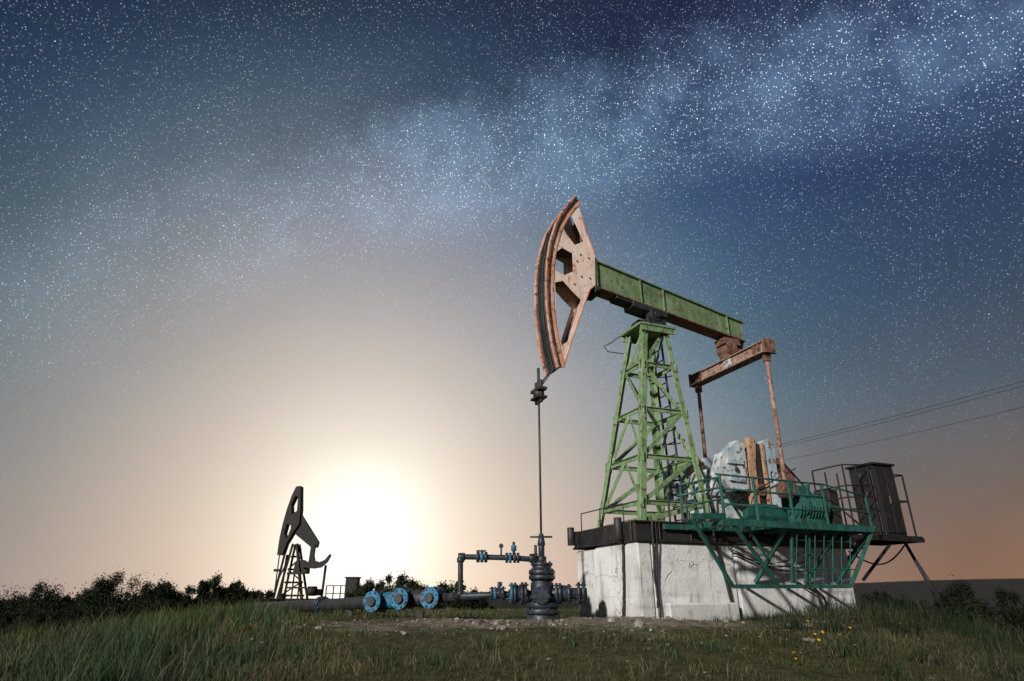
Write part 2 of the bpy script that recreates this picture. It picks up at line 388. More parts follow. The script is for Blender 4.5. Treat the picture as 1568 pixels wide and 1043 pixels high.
# ------------------------------------------------------------------ shrubs
def shrub(x,y,top,width,n=2600,dark=1.,spiky=0.):
    z0=float(hz(x,y))-.1; H=top-z0; R=width/2
    nl=int(14+width*9); cent=[]
    for i in range(nl):
        a=rng.uniform(-1,1); d=rng.uniform(-.5,.5)
        r=rng.uniform(.10,.20)*min(H,width,1.6)*(1-spiky*.35)
        hh=H*(1-.45*abs(a)**1.8)
        f=1. if i%3==0 else rng.uniform(.35,.95)
        cent.append((x+a*R,y+d*R,z0+max(.1,hh*f-r*1.1)*rng.uniform(.93,1.04),r,rng.uniform(.5,1.2)))
    co=[];tri=[];col=[];k=0
    per=max(20,n//nl)
    for cx,cy,cz,r,br in cent:
        s=np.array([[x+(cx-x)*.3,cy,z0],[x+(cx-x)*.3+.03,cy,z0],[cx,cy,cz+r*(.6+spiky)]])
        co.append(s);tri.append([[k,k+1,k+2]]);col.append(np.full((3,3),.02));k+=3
        u=rng.normal(size=(per,3)); u/=np.linalg.norm(u,axis=1)[:,None]
        rr=r*rng.random(per)**.5*(1+.7*(rng.random(per)<.15)); P=np.array([cx,cy,cz])+u*rr[:,None]*np.array([1,1,1.15+spiky])
        ls=rng.uniform(.03,.07,per)[:,None]*max(1,y/18)
        a=rng.normal(size=(per,3));a/=np.linalg.norm(a,axis=1)[:,None];b=rng.normal(size=(per,3));b/=np.linalg.norm(b,axis=1)[:,None]
        q=np.stack([P,P+a*ls,P+a*ls*.5+b*ls*.6],1).reshape(-1,3); co.append(q)
        tri.append((np.arange(per*3).reshape(-1,3)+k)); k+=per*3
        c=np.array([.032,.046,.018])*br*dark; col.append(np.repeat(c[None]*rng.uniform(.6,1.5,per)[:,None],3,0))
    return (np.concatenate(co)+np.array([0,0,ZOFF]),np.concatenate([np.array(t) for t in tri]),np.concatenate(col),(x,y,z0+ZOFF))
for (x,y,z,w,sp) in [(-12.4,21.5,.80,2.3,.1),(-14.8,21,.42,2.4,0),(-10.1,22.5,.68,.8,1.2),(-9.4,23,.50,.7,1.0),
                  (-4.0,22,.80,2.0,.1),(-1.25,14,.28,1.35,.1),(-2.0,14.5,.2,.9,.3)]:
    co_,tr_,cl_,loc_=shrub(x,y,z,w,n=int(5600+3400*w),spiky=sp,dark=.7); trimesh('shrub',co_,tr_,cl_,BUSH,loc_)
def mass(name,spec,dark,n0=2200):
    CO=[];TR=[];CL=[];o=0
    for (x,y,z,w,sp) in spec:
        a,b,c,_=shrub(x,y,z,w,n=int(n0+2600*w),dark=dark,spiky=sp); CO.append(a);TR.append(b+o);CL.append(c);o+=len(a)
    trimesh(name,np.concatenate(CO),np.concatenate(TR),np.concatenate(CL),BUSH)
mass('hedgerow',[(-16.4,21,.15,1.9,.3),(-17.5,21,-.02,1.9,.4),(-15.6,21.5,.2,1.8,.2),(-13.6,21.5,.30,1.7,.2),(-13.2,22,.50,1.4,.3),(-11.4,22,.42,1.6,.3),(-10.8,22.5,.32,1.2,.4),
   (-9.0,23,.26,1.3,.4),(-8.4,23.5,.18,1.2,.5),(-11.9,23,.55,1.2,.3),(-10.0,24,.32,2.4,.3),(-12.5,24,.3,3.0,.3),(-15,24,.15,3.0,.3),(-18.4,20.5,-.1,2.0,.3),(-16.0,19,-.28,2.2,.3),(-13.5,19,-.2,2.4,.3),(-14.8,18,-.33,2.2,.3),(-12.0,18.5,-.15,2.0,.3),(-17,18,-.35,2.2,.3),(-10.6,18.5,-.12,1.6,.3),(-9.4,19,-.08,1.5,.3),
   (-3.2,23,.45,1.2,.3),(-4.9,23.5,.48,1.2,.3),(-5.5,24,.22,1.0,.3),(-.75,13.6,.10,.9,.4),(-1.6,14.6,.16,1.1,.4)],.5)
mass('thicket',[(13.2,24,.25,2.0,.3),(15.9,24,.58,1.9,.3),(17.6,24,.25,2.2,.3),(20.3,24,.42,2.2,.3),(22.5,25,.35,2.6,.3),
   (8.0,11,-.02,2.1,.3),(9.2,11,.02,2.1,.3),(10.3,11.5,.10,2.1,.3),(6.9,10.5,-.04,1.6,.3),(11.6,12,.10,2.4,.3),(7.0,8.8,-.16,1.6,.4),(8.0,9.0,-.12,1.7,.4),(6.2,9.2,-.12,1.2,.5),(5.6,9.6,-.06,1.1,.5),(6.6,8.0,-.30,1.5,.4),(7.4,8.1,-.28,1.6,.4)],.32,3800)
def hills():
    nx=200; xs=np.linspace(60,620,nx); co=[]
    prof=[(-60,-5),(-20,-.5),(0,0),(40,.6),(140,-6)]
    rid=np.array([ (4.6+5.0*sstep(95,230,x)+1.0*math.sin(x*.02)+ .35*mn.noise((x*.12,0,0))+.5*mn.noise((x*.6,1,0))) for x in xs])
    for j,(dy,dz) in enumerate(prof):
        for i,x in enumerate(xs): co.append((x*1.1,300+dy, (rid[i] if j in(2,3) else -2+rid[i]*.3)+dz+ZOFF-.5))
    f=[]
    for j in range(4):
        for i in range(nx-1): f.append((j*nx+i,j*nx+i+1,(j+1)*nx+i+1,(j+1)*nx+i))
    me=bpy.data.meshes.new('hill'); me.from_pydata(co,[],f); m,nt,b=newmat('forest_hill')
    n=noise_(nt,.2,6); r=ramp(nt,[(.3,(.012,.012,.012)),(.7,(.028,.027,.024))]); nt.links.new(n,r.inputs[0]); nt.links.new(r.outputs[0],b.inputs['Base Color']); b.inputs['Roughness'].default_value=1
    me.materials.append(m); COL.objects.link(bpy.data.objects.new('hill',me))
hills()

# ------------------------------------------------------------------ foundation block
def foundation():
    o=Obj('concrete_foundation',(0,0,0))
    C=M['concrete']
    o.box('end_slab',C,.82,1.0,-.755,.20,-.7,.575)
    o.box('end_slab_rear',C,.835,1.0,.215,.72,-.7,.56)
    o.box('body',C,1.003,2.12,-.75,.70,-.7,.575)
    o.box('body_rear',C,2.135,3.90,-.765,.71,-.7,.585)
    o.box('footing',C,1.12,2.05,-.83,-.753,-.7,-.05)
    return o.finish(bevel=.018)
foundation()

def skid():
    o=Obj('steel_skid_frame',T(.8,0,.6)); K=M['black']
    for w in (-.74,.68):
        o.box('skid_beam_web',K,.80,4.15,w-.02,w+.03,.60,.78)
        o.box('skid_beam_flange',K,.79,4.17,w-.05,w+.06,.578,.60); o.box('skid_beam_top',K,.79,4.17,w-.05,w+.06,.78,.80)
    for t in (.82,1.5,2.1,2.9,4.05):
        o.box('cross_beam',K,t-.03,t+.03,-.69,.65,.602,.778)
    o.box('end_plate',K,.775,.79,-.72,.66,.585,.79)
    for t in np.arange(1.1,4.1,.42): o.box('skid_stiffener',K,t,t+.012,-.795,-.762,.60,.78)
    for w in (-.58,.60): o.cyl('drag_hook',M['dark'],(.70,w,.62),(.70,w,.84),.045)
    o.box('hook_plate',M['dark'],.70,.775,-.60,-.56,.64,.78); o.box('hook_plate',M['dark'],.70,.775,.58,.62,.64,.78)
    for w in (-.45,.1,.6): o.cyl('end_rail',M['dark'],(.86,w,.8),(.86,w,1.02),.008,n=6)
    o.cyl('end_rail',M['dark'],(.86,-.45,1.02),(.86,.6,1.02),.008,n=6)
    o.finish(.003)
skid()

# ------------------------------------------------------------------ main pump jack
def pumpjack():
    o=Obj('pump_jack',T(1.7,0,.8)); G=M['green']
    zb,zt=.80,3.50
    legs={'A':((1.03,-.53,zb),(1.52,-.20,zt),1,1),'C':((1.03,.52,zb),(1.52,.20,zt),1,-1),'B':((2.05,-.55,zb),(1.93,-.20,zt),-1,1),'D':((2.05,.52,zb),(1.93,.20,zt),-1,-1)}
    for k,(p,q,sx,sy) in legs.items():
        o.angle('tower_leg',G,p,q,.085,.012,sx,sy)
        o.box('tower_foot',G,p[0]-.07+.03*sx,p[0]+.07+.03*sx,p[1]-.07+.03*sy,p[1]+.07+.03*sy,.801,.82)
    zz=[.83,1.05,1.62,2.26,2.92,3.46]
    def on(k,z,off=0.03):
        p,q,sx,sy=legs[k]; f=(z-zb)/(zt-zb); r=lerp(p,q,f); return (r[0]+off*sx,r[1]+off*sy,z)
    faces=[('A','C'),('A','B'),('B','D'),('C','D')]
    for fi,(a,b) in enumerate(faces):
        for z in zz[1:-1]: o.bar('tower_strut',G,on(a,z),on(b,z),.012,.06); 
        for z in zz[1:-1]: o.bar('tower_strut',G,tuple(np.array(on(a,z))+[0,0,.024]),tuple(np.array(on(b,z))+[0,0,.024]),.05,.010)
        for i,(z0,z1) in enumerate(zip(zz[:-1],zz[1:])):
            if i==0: 
                if fi in(0,2): continue
            p,q=(a,b) if (i+fi)%2 else (b,a)
            if i in(1,2):   # K bracing
                m=lerp(on(a,z1),on(b,z1),.5)
                if fi in(1,3): o.bar('tower_brace',G,on(a,z0,.045),on(b,z1,.045),.012,.055); 
                else:
                    o.bar('tower_brace',G,on(a,z0,.045),m,.012,.055); o.bar('tower_brace',G,on(b,z0,.045),m,.012,.055)
            else: o.bar('tower_brace',G,on(p,z0,.045),on(q,z1,.045),.012,.055)
            for kk in (a,b):
                g=on(kk,z1,.02); o.bar('gusset',G,(g[0],g[1],z1-.07),(g[0],g[1],z1+.05),.10 if fi%2 else .012,.012 if fi%2 else .10)
    for w in (-.11,.11): o.bar('ladder_rail',M['dark'],(2.12,w+.18,.82),(2.0,w+.18,3.45),.025,.025)
    for i in range(15):
        z=.95+i*.17; t=2.12-.12*(z-.82)/2.63; o.cyl('ladder_rung',M['dark'],(t,.07,z),(t,.29,z),.010,n=6)
    for z in (1.5,2.0,2.5,3.0):
        o.tube('ladder_hoop',M['dark'],[(2.05+.22*math.sin(a),.18-.2*math.cos(a),z) for a in np.linspace(0,math.pi,9)],.009,6)
    o.box('tower_cap',G,1.44,2.02,-.27,.27,3.50,3.535)
    o.box('tower_cap_side',G,1.46,2.0,-.255,-.235,3.42,3.50); o.box('tower_cap_side',G,1.46,2.0,.235,.255,3.42,3.50)
    o.tube('cap_guard',M['dark'],[(1.46,.27,3.53),(1.30,.32,3.40),(1.22,.36,3.36),(1.30,.40,3.30),(1.5,.3,3.26)],.007,6)
    for w in (-.20,.20):
        o.box('bearing_pedestal',M['dark'],1.58,1.88,w-.055,w+.055,3.536,3.63)
        o.cyl('saddle_bearing',M['dark'],(1.73,w-.07,3.68),(1.73,w+.07,3.68),.095)
    o.cyl('saddle_shaft',M['dark'],(1.73,-.30,3.68),(1.73,.30,3.68),.05)
    # walking beam slopes down to the tail
    B=M['beamgreen']
    def bz(t,top=True):
        f=(t-.84)/(3.38-.84); return (4.47-.555*f) if top else (4.03-.45*f)
    def prism(part,mat,t0,t1,w0,w1,f0,f1):
        bm=o.part(part,mat); v=[]
        for t in (t0,t1):
            a=bz(t,False)+f0[0]+ (bz(t)-bz(t,False))*f0[1]; b=bz(t,False)+f1[0]+(bz(t)-bz(t,False))*f1[1]
            for w,z in ((w0,a),(w1,a),(w1,b),(w0,b)): v.append(bm.verts.new(T(t,w,z)))
        for f in ((3,2,1,0),(4,5,6,7),(0,1,5,4),(1,2,6,5),(2,3,7,6),(3,0,4,7)): bm.faces.new([v[i] for i in f])
    prism('beam_web',B,.80,3.40,-.085,.085,(.021,0),(-.021,1))
    prism('beam_top_flange',B,.78,3.42,-.12,.12,(-.02,1),(0,1))
    prism('beam_bottom_flange',M['rust'],.80,3.40,-.12,.12,(0,0),(.02,0))
    for t in (1.60,1.98,3.10): prism('beam_stiffener',B,t,t+.02,-.117,-.086,(.022,0),(-.022,1)); prism('beam_stiffener',B,t,t+.02,.086,.117,(.022,0),(-.022,1))
    prism('beam_saddle',M['dark'],1.45,2.02,-.13,.13,(-.09,0),(-.003,0))
    prism('beam_saddle_plate',M['dark'],1.2,1.5,-.10,.10,(-.04,0),(-.003,0))
    prism('beam_head_bracket',B,.72,.90,-.128,.128,(.005,0),(.02,1))
    # horse head
    outer=[(.60,5.40),(.53,5.31),(.40,5.12),(.27,4.86),(.175,4.55),(.12,4.22),(.10,3.9),(.10,3.6),(.125,3.3),(.17,3.0),(.235,2.72)]
    out2=[(.33,2.79),(.45,3.15),(.62,3.6),(.76,3.95),(.84,4.02),(.86,4.54),(.76,4.82),(.68,5.12)]
    holes=[[(.37,4.82),(.50,5.12),(.69,4.70),(.54,4.61)],[(.24,4.42),(.34,4.52),(.50,4.46),(.50,4.18),(.36,4.09),(.225,4.14)],[(.215,3.95),(.34,4.0),(.48,3.86),(.60,3.76),(.38,3.12),(.285,3.04),(.22,3.4)]]
    P=M['pink']
    for w in (-.15,.135): o.plate('head_side_plate',P,outer+out2,holes,w,w+.015)
    def strip(part,mat,w0,w1,d0,d1,pts=None):
        bm=o.part(part,mat); pts=pts or outer; rows=[]
        for i,(t,z) in enumerate(pts):
            a=pts[max(i-1,0)]; b=pts[min(i+1,len(pts)-1)]; d=Vector((b[0]-a[0],b[1]-a[1])).normalized(); nn=Vector((d.y,-d.x))
            if nn.x>0: nn=-nn
            rows.append([bm.verts.new(T(t+nn.x*dd,w,z+nn.y*dd)) for w,dd in ((w0,d0),(w1,d0),(w1,d1),(w0,d1))])
        for r,s in zip(rows[:-1],rows[1:]):
            for k in range(4): bm.faces.new((r[k],r[(k+1)%4],s[(k+1)%4],s[k]))
        bm.faces.new(rows[0]); bm.faces.new(rows[-1])
    strip('head_face_plate',M['rimdark'],-.19,.19,.0,.022)
    strip('head_face_lip',M['rim'],-.195,-.165,.024,.05); strip('head_face_lip',M['rim'],.165,.195,.024,.05)
    strip('head_wear_band',M['dark'],-.10,.10,.024,.032)
    strip('head_side_band',M['rim'],-.160,-.152,-.09,-.004)
    for a,b in zip(out2[:-1],out2[1:]):
        if a==(.84,4.02): continue
        o.bar('head_edge_angle',M['rim'],(a[0]-.018,-.156,a[1]),(b[0]-.018,-.156,b[1]),.010,.024)
    o.bar('head_rib',M['rust'],(.24,0,4.05),(.82,0,4.10),.26,.02); o.bar('head_rib',M['rust'],(.24,0,4.54),(.84,0,4.56),.26,.02)
    for a,b in zip(out2[:-1],out2[1:]):
        if a==(.84,4.02): continue
        o.bar('head_back_plate',M['rustpink'],(a[0]-.01,0,a[1]),(b[0]-.01,0,b[1]),.262,.014)
    o.box('head_hinge',M['dark'],.83,.93,-.15,.15,3.93,4.01)
    o.cyl('head_hinge_pin',M['dark'],(.86,-.19,3.97),(.86,.19,3.97),.035)
    for tz in [(.56,4.35),(.62,4.47),(.75,4.44),(.75,4.12),(.62,4.12),(.5,3.98)]: o.cyl('head_bolt',M['rust'],(tz[0],-.165,tz[1]),(tz[0],-.15,tz[1]),.014,n=6)
    for w in (-.07,.07):
        pts=[]
        for i,(t,z) in enumerate(outer): pts.append((t-.045 if i else t-.02,w,z+.0))
        pts.append((.03,w*.9,2.5)); o.tube('bridle_cable',M['dark'],pts[3:],.010,6)
    o.box('carrier_bar',M['dark'],-.05,.07,-.13,.13,2.42,2.46); o.box('carrier_bar',M['dark'],-.06,.08,-.11,.11,2.32,2.35)
    for w in (-.07,0,.07): o.cyl('rod_clamp',M['dark'],(.0+.01,w,2.27),(.01,w,2.56),.024)
    o.cyl('rod_clamp',M['dark'],(.01,0,2.36),(.01,0,2.42),.07); o.cyl('rod_clamp',M['dark'],(.01,0,2.46),(.01,0,2.74),.018)
    o.cyl('polished_rod',M['wellblue'],(.01,0,.6),(.01,0,2.4),.013)
    # equalizer
    Q=M['rustpink']
    o.box('equalizer_web',Q,3.06,3.18,-.78,.78,3.14,3.27)
    o.box('equalizer_flange',Q,3.03,3.21,-.80,.80,3.272,3.29); o.box('equalizer_flange',Q,3.03,3.21,-.80,.80,3.12,3.138)
    for w in (-.82,.82): o.box('equalizer_end',M['rust'],3.02,3.22,w-.02,w+.02,3.10,3.31)
    for w in (-.70,-.6,.6,.70): o.box('equalizer_clip',M['rust'],3.045,3.06,w-.03,w+.03,3.13,3.28)
    o.box('equalizer_patch',M['paleblue'],3.045,3.059,-.12,.02,3.15,3.26)
    o.cyl('tail_bearing',M['rust'],(3.12,-.12,3.44),(3.12,.12,3.44),.10); o.box('tail_bearing_block',M['rust'],3.04,3.20,-.09,.09,3.292,3.46)
    o.box('tail_bearing_mount',M['rust'],3.0,3.30,-.11,.11,3.50,3.60); o.cyl('tail_pin',M['rust'],(3.30,-.03,3.40),(3.42,.02,3.62),.05)
    for w in (-.75,.75):
        o.cyl('pitman_arm',M['rustpink'],(3.12,w,3.13),(3.08,w,1.28),.028)
        o.box('pitman_clevis',M['rust'],3.08,3.16,w-.04,w+.04,3.0,3.14); o.cyl('wrist_pin_bearing',M['rust'],(3.08,w-.06,1.26),(3.08,w+.08,1.26),.10)
    # gear reducer
    WB=M['whiteblue']
    gz=[(2.25,.83),(3.15,.83),(3.15,1.25),(3.02,1.55),(2.75,1.68),(2.5,1.62),(2.28,1.35)]
    o.plate('gearbox_housing',WB,gz,[],-.33,.36)
    o.box('gearbox_flange',M['paleblue'],2.2,3.2,-.37,.40,1.20,1.245); o.cyl('crank_shaft',M['rust'],(2.75,-.70,1.25),(2.75,.72,1.25),.075)
    for t in (2.35,2.6,2.9,3.1): o.cyl('gearbox_bolt',M['dark'],(t,-.352,1.19),(t,-.352,1.26),.014,n=6)
    for w in (-.62,.62):   # cranks pointing up with counterweights
        o.plate('crank_arm',M['orange'],[(2.62,.98),(2.70,.98),(2.72,1.55),(2.78,1.90),(2.68,1.93),(2.60,1.5)],[],w-.055,w+.04)
        o.plate('crank_arm_inner',M['dark'],[(2.71,.98),(2.88,.98),(2.90,1.84),(2.80,1.86),(2.74,1.5)],[],w-.03,w+.03)
        o.bar('crank_stud',M['orange'],(2.84,w-.06,1.0),(2.86,w-.06,1.86),.03,.05)
        o.plate('crank_slab',M['paleblue'],[(2.91,.86),(3.04,.86),(3.08,1.86),(3.0,1.93),(2.9,1.90)],[[(2.95,1.35),(3.0,1.35),(3.0,1.5),(2.95,1.5)]],w-.05,w+.05)
        cw=[(2.56,1.25),(2.30,1.22),(2.18,1.32),(2.12,1.50),(2.19,1.68),(2.36,1.78),(2.45,1.86),(2.57,1.84)]
        o.plate('counterweight',WB,cw,[],w-.07,w+.07)
        o.plate('counterweight_rib',M['paleblue'],[(2.25,1.34),(2.48,1.32),(2.50,1.40),(2.27,1.42)],[],w-.095,w-.071)
        o.plate('counterweight_rib',M['paleblue'],[(2.25,1.55),(2.50,1.55),(2.50,1.61),(2.25,1.60)],[],w-.095,w-.071)
        o.cyl('counterweight_bolt',M['dark'],(2.38,w-.10,1.48),(2.38,w-.07,1.48),.03,n=6)
    def ring(c,r0,r1,w0,w1,mat,part,n=28):
        bm=o.part(part,mat); R=[]
        for i in range(n):
            a=2*math.pi*i/n; R.append([bm.verts.new(T(c[0]+math.cos(a)*r,w,c[1]+math.sin(a)*r)) for r,w in ((r0,w0),(r1,w0),(r1,w1),(r0,w1))])
        for i in range(n):
            a=R[i];b=R[(i+1)%n]
            for k in range(4): bm.faces.new((a[k],a[(k+1)%4],b[(k+1)%4],b[k]))
    ring((3.58,1.46),.33,.42,-.05,.12,M['rust'],'belt_pulley_rim'); o.cyl('pulley_hub',M['rust'],(3.58,-.1,1.46),(3.58,.15,1.46),.07)
    for k in range(5):
        a=k*2*math.pi/5+.3; o.bar('pulley_spoke',M['rust'],(3.58,.03,1.46),(3.58+.34*math.cos(a),.03,1.46+.34*math.sin(a)),.05,.03)
    o.bar('brake_lever',M['dark'],(3.4,-.4,1.75),(4.1,-.5,.95),.025,.02)
    TE=M['teal']
    o.box('motor_stand',TE,3.2,3.75,-.72,-.3,.80,.86)
    o.cyl('motor_body',TE,(3.25,-.55,1.08),(3.78,-.55,1.08),.17,n=24)
    for i in range(9): o.cyl('motor_fin',TE,(3.30+i*.05,-.55,1.08),(3.315+i*.05,-.55,1.08),.19,n=24)
    o.cyl('motor_fan_cover',TE,(3.79,-.55,1.08),(3.86,-.55,1.08),.165,.13,n=24); o.box('motor_terminal_box',TE,3.42,3.62,-.62,-.48,1.24,1.36)
    o.box('motor_foot',TE,3.28,3.7,-.70,-.40,.862,.93)
    o.plate('belt_guard',TE,[(2.25,.83),(2.85,.83),(2.85,.95),(2.72,1.04),(2.40,1.04),(2.25,.95)],[],-.93,-.84)
    D=M['dark']
    o.box('starter_box',D,3.95,4.12,-.6,-.35,.85,1.35); o.box('brake_housing',M['rust'],3.0,3.2,-.30,.2,.81,1.12)
    for t in (1.35,1.6,1.85): o.bar('skid_guard_post',D,(t,-.66,.8),(t,-.66,1.15),.02,.02)
    o.tube('lube_pipe',D,[(2.2,-.4,.9),(2.15,-.45,1.2),(2.3,-.45,1.5),(2.5,-.4,1.62)],.012,6)
    o.tube('conduit',D,[(3.9,-.5,1.0),(4.05,-.6,1.15),(4.2,-.7,.95),(4.35,-.75,.8)],.014,6)
    o.bar('brake_rod',D,(2.1,-.70,1.0),(3.3,-.75,1.55),.014,.014)
    o.finish(.0035)
pumpjack()

# ------------------------------------------------------------------ service platform
def platform():
    o=Obj('service_platform',T(2.5,-1.1,.75)); TE=M['teal']
    w0,w1=-1.42,-.80; zf=.74
    for w in (w0,w1): o.bar('floor_edge',TE,(1.45,w,zf),(3.65,w,zf),.03,.07)
    for t in np.linspace(1.45,3.65,7): o.bar('floor_joist',TE,(t,w0,zf-.01),(t,w1,zf-.01),.03,.045)
    for i in range(40):
        t=2.25+i*.035; o.bar('floor_grating',TE,(t,w0+.02,zf+.03),(t,w1,zf+.03),.004,.02)
    for w in np.linspace(w0+.05,w1-.02,7): o.bar('floor_slat',TE,(1.5,w,zf+.045),(3.6,w,zf+.045),.02,.006)
    r=.011
    posts=[1.50,1.95,2.45,2.95]
    for t in posts: o.bar('rail_post',TE,(t,w0,zf),(t,w0,1.23),.026,.026)
    for z in (.92,1.08,1.23): o.cyl('handrail',TE,(1.45,w0,z+.01),(3.0,w0,z-.01),r)
    o.bar('rail_post',TE,(3.62,w0,zf),(3.62,w0,1.12),.026,.026); o.cyl('handrail',TE,(3.0,w0,1.22),(3.62,w0,1.12),r); o.cyl('handrail',TE,(3.0,w0,.98),(3.62,w0,.92),r)
    o.bar('stair_stringer',TE,(1.08,w0,.78),(1.5,w0,.80),.03,.06); o.bar('stair_stringer',TE,(1.15,w1,.74),(1.5,w1,.74),.03,.06)
    for t,z in ((1.12,1.12),(1.30,1.16)): o.bar('rail_post',TE,(t,w0+.2,.76),(t,w0+.2,z),.022,.022)
    for z in (.9,1.02,1.13): o.cyl('handrail',TE,(1.1,w0+.2,z),(1.5,w0,z+.08),.011)
    for t in (2.35,3.1,3.6):
        o.bar('bracket',TE,(t,w0,zf),(t,-.79,.16),.03,.045)
    o.bar('hanging_frame',TE,(1.08,w0,.76),(1.64,-1.25,.11),.03,.04); o.bar('hanging_frame',TE,(1.55,w0,.78),(2.25,-1.25,.13),.03,.04)
    o.bar('hanging_frame',TE,(1.64,-1.25,.11),(3.3,-1.25,.12),.03,.04); o.bar('hanging_frame',TE,(3.3,-1.25,.12),(3.66,w0,.78),.03,.04)
    o.bar('hanging_frame',TE,(1.45,w0,1.2),(2.15,-1.25,.40),.025,.025)
    for t in (2.2,2.8,3.3): o.bar('hanging_cross',TE,(t,-1.25,.12),(t,-.79,.12),.03,.03)
    for t in np.linspace(2.5,3.3,7): o.bar('ladder_bar',TE,(t,-1.25,.14),(t+.03,w0+.05,.74),.012,.012)
    for z in (.3,.45,.6): o.bar('ladder_bar',TE,(2.5,-1.29,z),(3.4,-1.29,z),.012,.012)
    for t in (2.5,2.75): o.bar('ladder_rail',TE,(t,-1.2,.15),(t-.02,w0-.02,1.22),.03,.03)
    D=M['nearblack']
    zf2=.70
    for w in (-.95,-.35): o.bar('cabinet_floor_beam',D,(3.6,w,zf2),(5.08,w,zf2),.04,.06)
    for t in np.linspace(3.62,5.05,8): o.bar('cabinet_floor_joist',D,(t,-.95,zf2-.01),(t,-.35,zf2-.01),.03,.04)
    o.box('cabinet_floor',D,4.25,5.08,-.95,-.35,zf2+.032,zf2+.045)
    for t in (3.95,4.18,4.40):
        for w in (-.9,-.4): o.bar('cabinet_rail_post',D,(t,w,zf2),(t,w,1.62),.018,.018)
    for z in (1.05,1.2,1.35,1.62):
        o.cyl('cabinet_rail',D,(3.95,-.9,z),(4.44,-.9,z+.03),.009); o.cyl('cabinet_rail',D,(3.95,-.9,z),(3.95,-.4,z),.009)
    t=5.03
    for w in (-.9,-.4): o.bar('cabinet_rail_post',D,(t,w,zf2),(t,w,1.55),.02,.02)
    for z in (1.2,1.55): o.cyl('cabinet_rail',D,(t,-.9,z),(t,-.4,z),.010); o.cyl('cabinet_rail',D,(4.86,-.9,z),(t,-.9,z),.010)
    for w in (-.9,-.4): o.bar('cabinet_bracket',D,(4.6,w,zf2),(3.92,w,.2),.03,.03)
    o.finish(.003)
    c=Obj('control_cabinet',T(4.65,-.65,1.2))
    c.box('cabinet_body',D,4.50,4.87,-.90,-.52,.748,1.66); c.box('cabinet_roof',D,4.47,4.90,-.93,-.49,1.662,1.69)
    c.box('cabinet_door',D,4.515,4.68,-.915,-.902,.78,1.62); c.box('cabinet_door',D,4.69,4.855,-.915,-.902,.78,1.62)
    c.bar('door_handle',M['rust'],(4.67,-.925,1.15),(4.67,-.925,1.25),.015,.015)
    c.box('cabinet_side_panel',M['black'],4.485,4.498,-.87,-.55,.79,1.60)
    c.finish(.004)
platform()

def cables():
    o=Obj('power_cables',T(1,-.7,.3)); K=M['cable']
    def hang(pts,r=.012,n=14,jit=.012):
        out=[]
        P=[np.array(p) for p in pts]
        for a,b in zip(P[:-1],P[1:]):
            for i in range(n):
                f=i/n; q=a*(1-f)+b*f+np.array([rng.normal(0,jit*.2),0,0]); out.append(tuple(q))
        out.append(tuple(P[-1])); o.tube('cable',K,out,r,6)
    hang([(.80,-.50,.80),(.79,-.51,.58),(.79,-.47,.1),(.785,-.42,-.3)],.014)
    hang([(1.0,-.81,.80),(1.0,-.80,.55),(.99,-.79,.2),(1.03,-.78,-.1),(1.0,-.80,-.28)],.014)
    hang([(1.04,-.82,.80),(1.05,-.80,.55),(1.02,-.79,.2),(1.0,-.78,-.1)],.008)
    hang([(1.8,-.82,.78),(1.86,-.80,.5),(1.93,-.79,.2),(1.98,-.79,-.05),(2.0,-.82,-.25)],.016)
    for k in range(4):
        y0=rng.uniform(.3,.6); y1=rng.uniform(.25,.6); s=rng.uniform(.08,.2)
        pts=[(2.0+1.3*f,-.82,y0*(1-f)+y1*f-s*math.sin(f*math.pi)) for f in np.linspace(0,1,16)]; o.tube('cable',K,pts,.006,6)
    hang([(2.9,-.8,.2),(3.2,-.85,.05),(3.25,-.85,-.2)],.012); hang([(3.1,-.8,.2),(3.3,-.85,.0),(3.3,-.85,-.2)],.012)
    pts=[(4.0+1.1*f,-.7,.55-.22*math.sin(f*math.pi)+.15*f) for f in np.linspace(0,1,14)]; o.tube('cable',K,pts,.010,6)
    o.finish(0)
cables()
def leaning():
    o=Obj('leaning_pole',T(5.7,-.3,.3)); o.cyl('pole',M['dark'],(5.05,-.7,.70),(6.0,-.5,-.6),.02,.028); o.cyl('pole_wire',M['cable'],(5.05,-.7,.70),(6.2,-.5,-.65),.006,n=6); o.finish(0)
leaning()

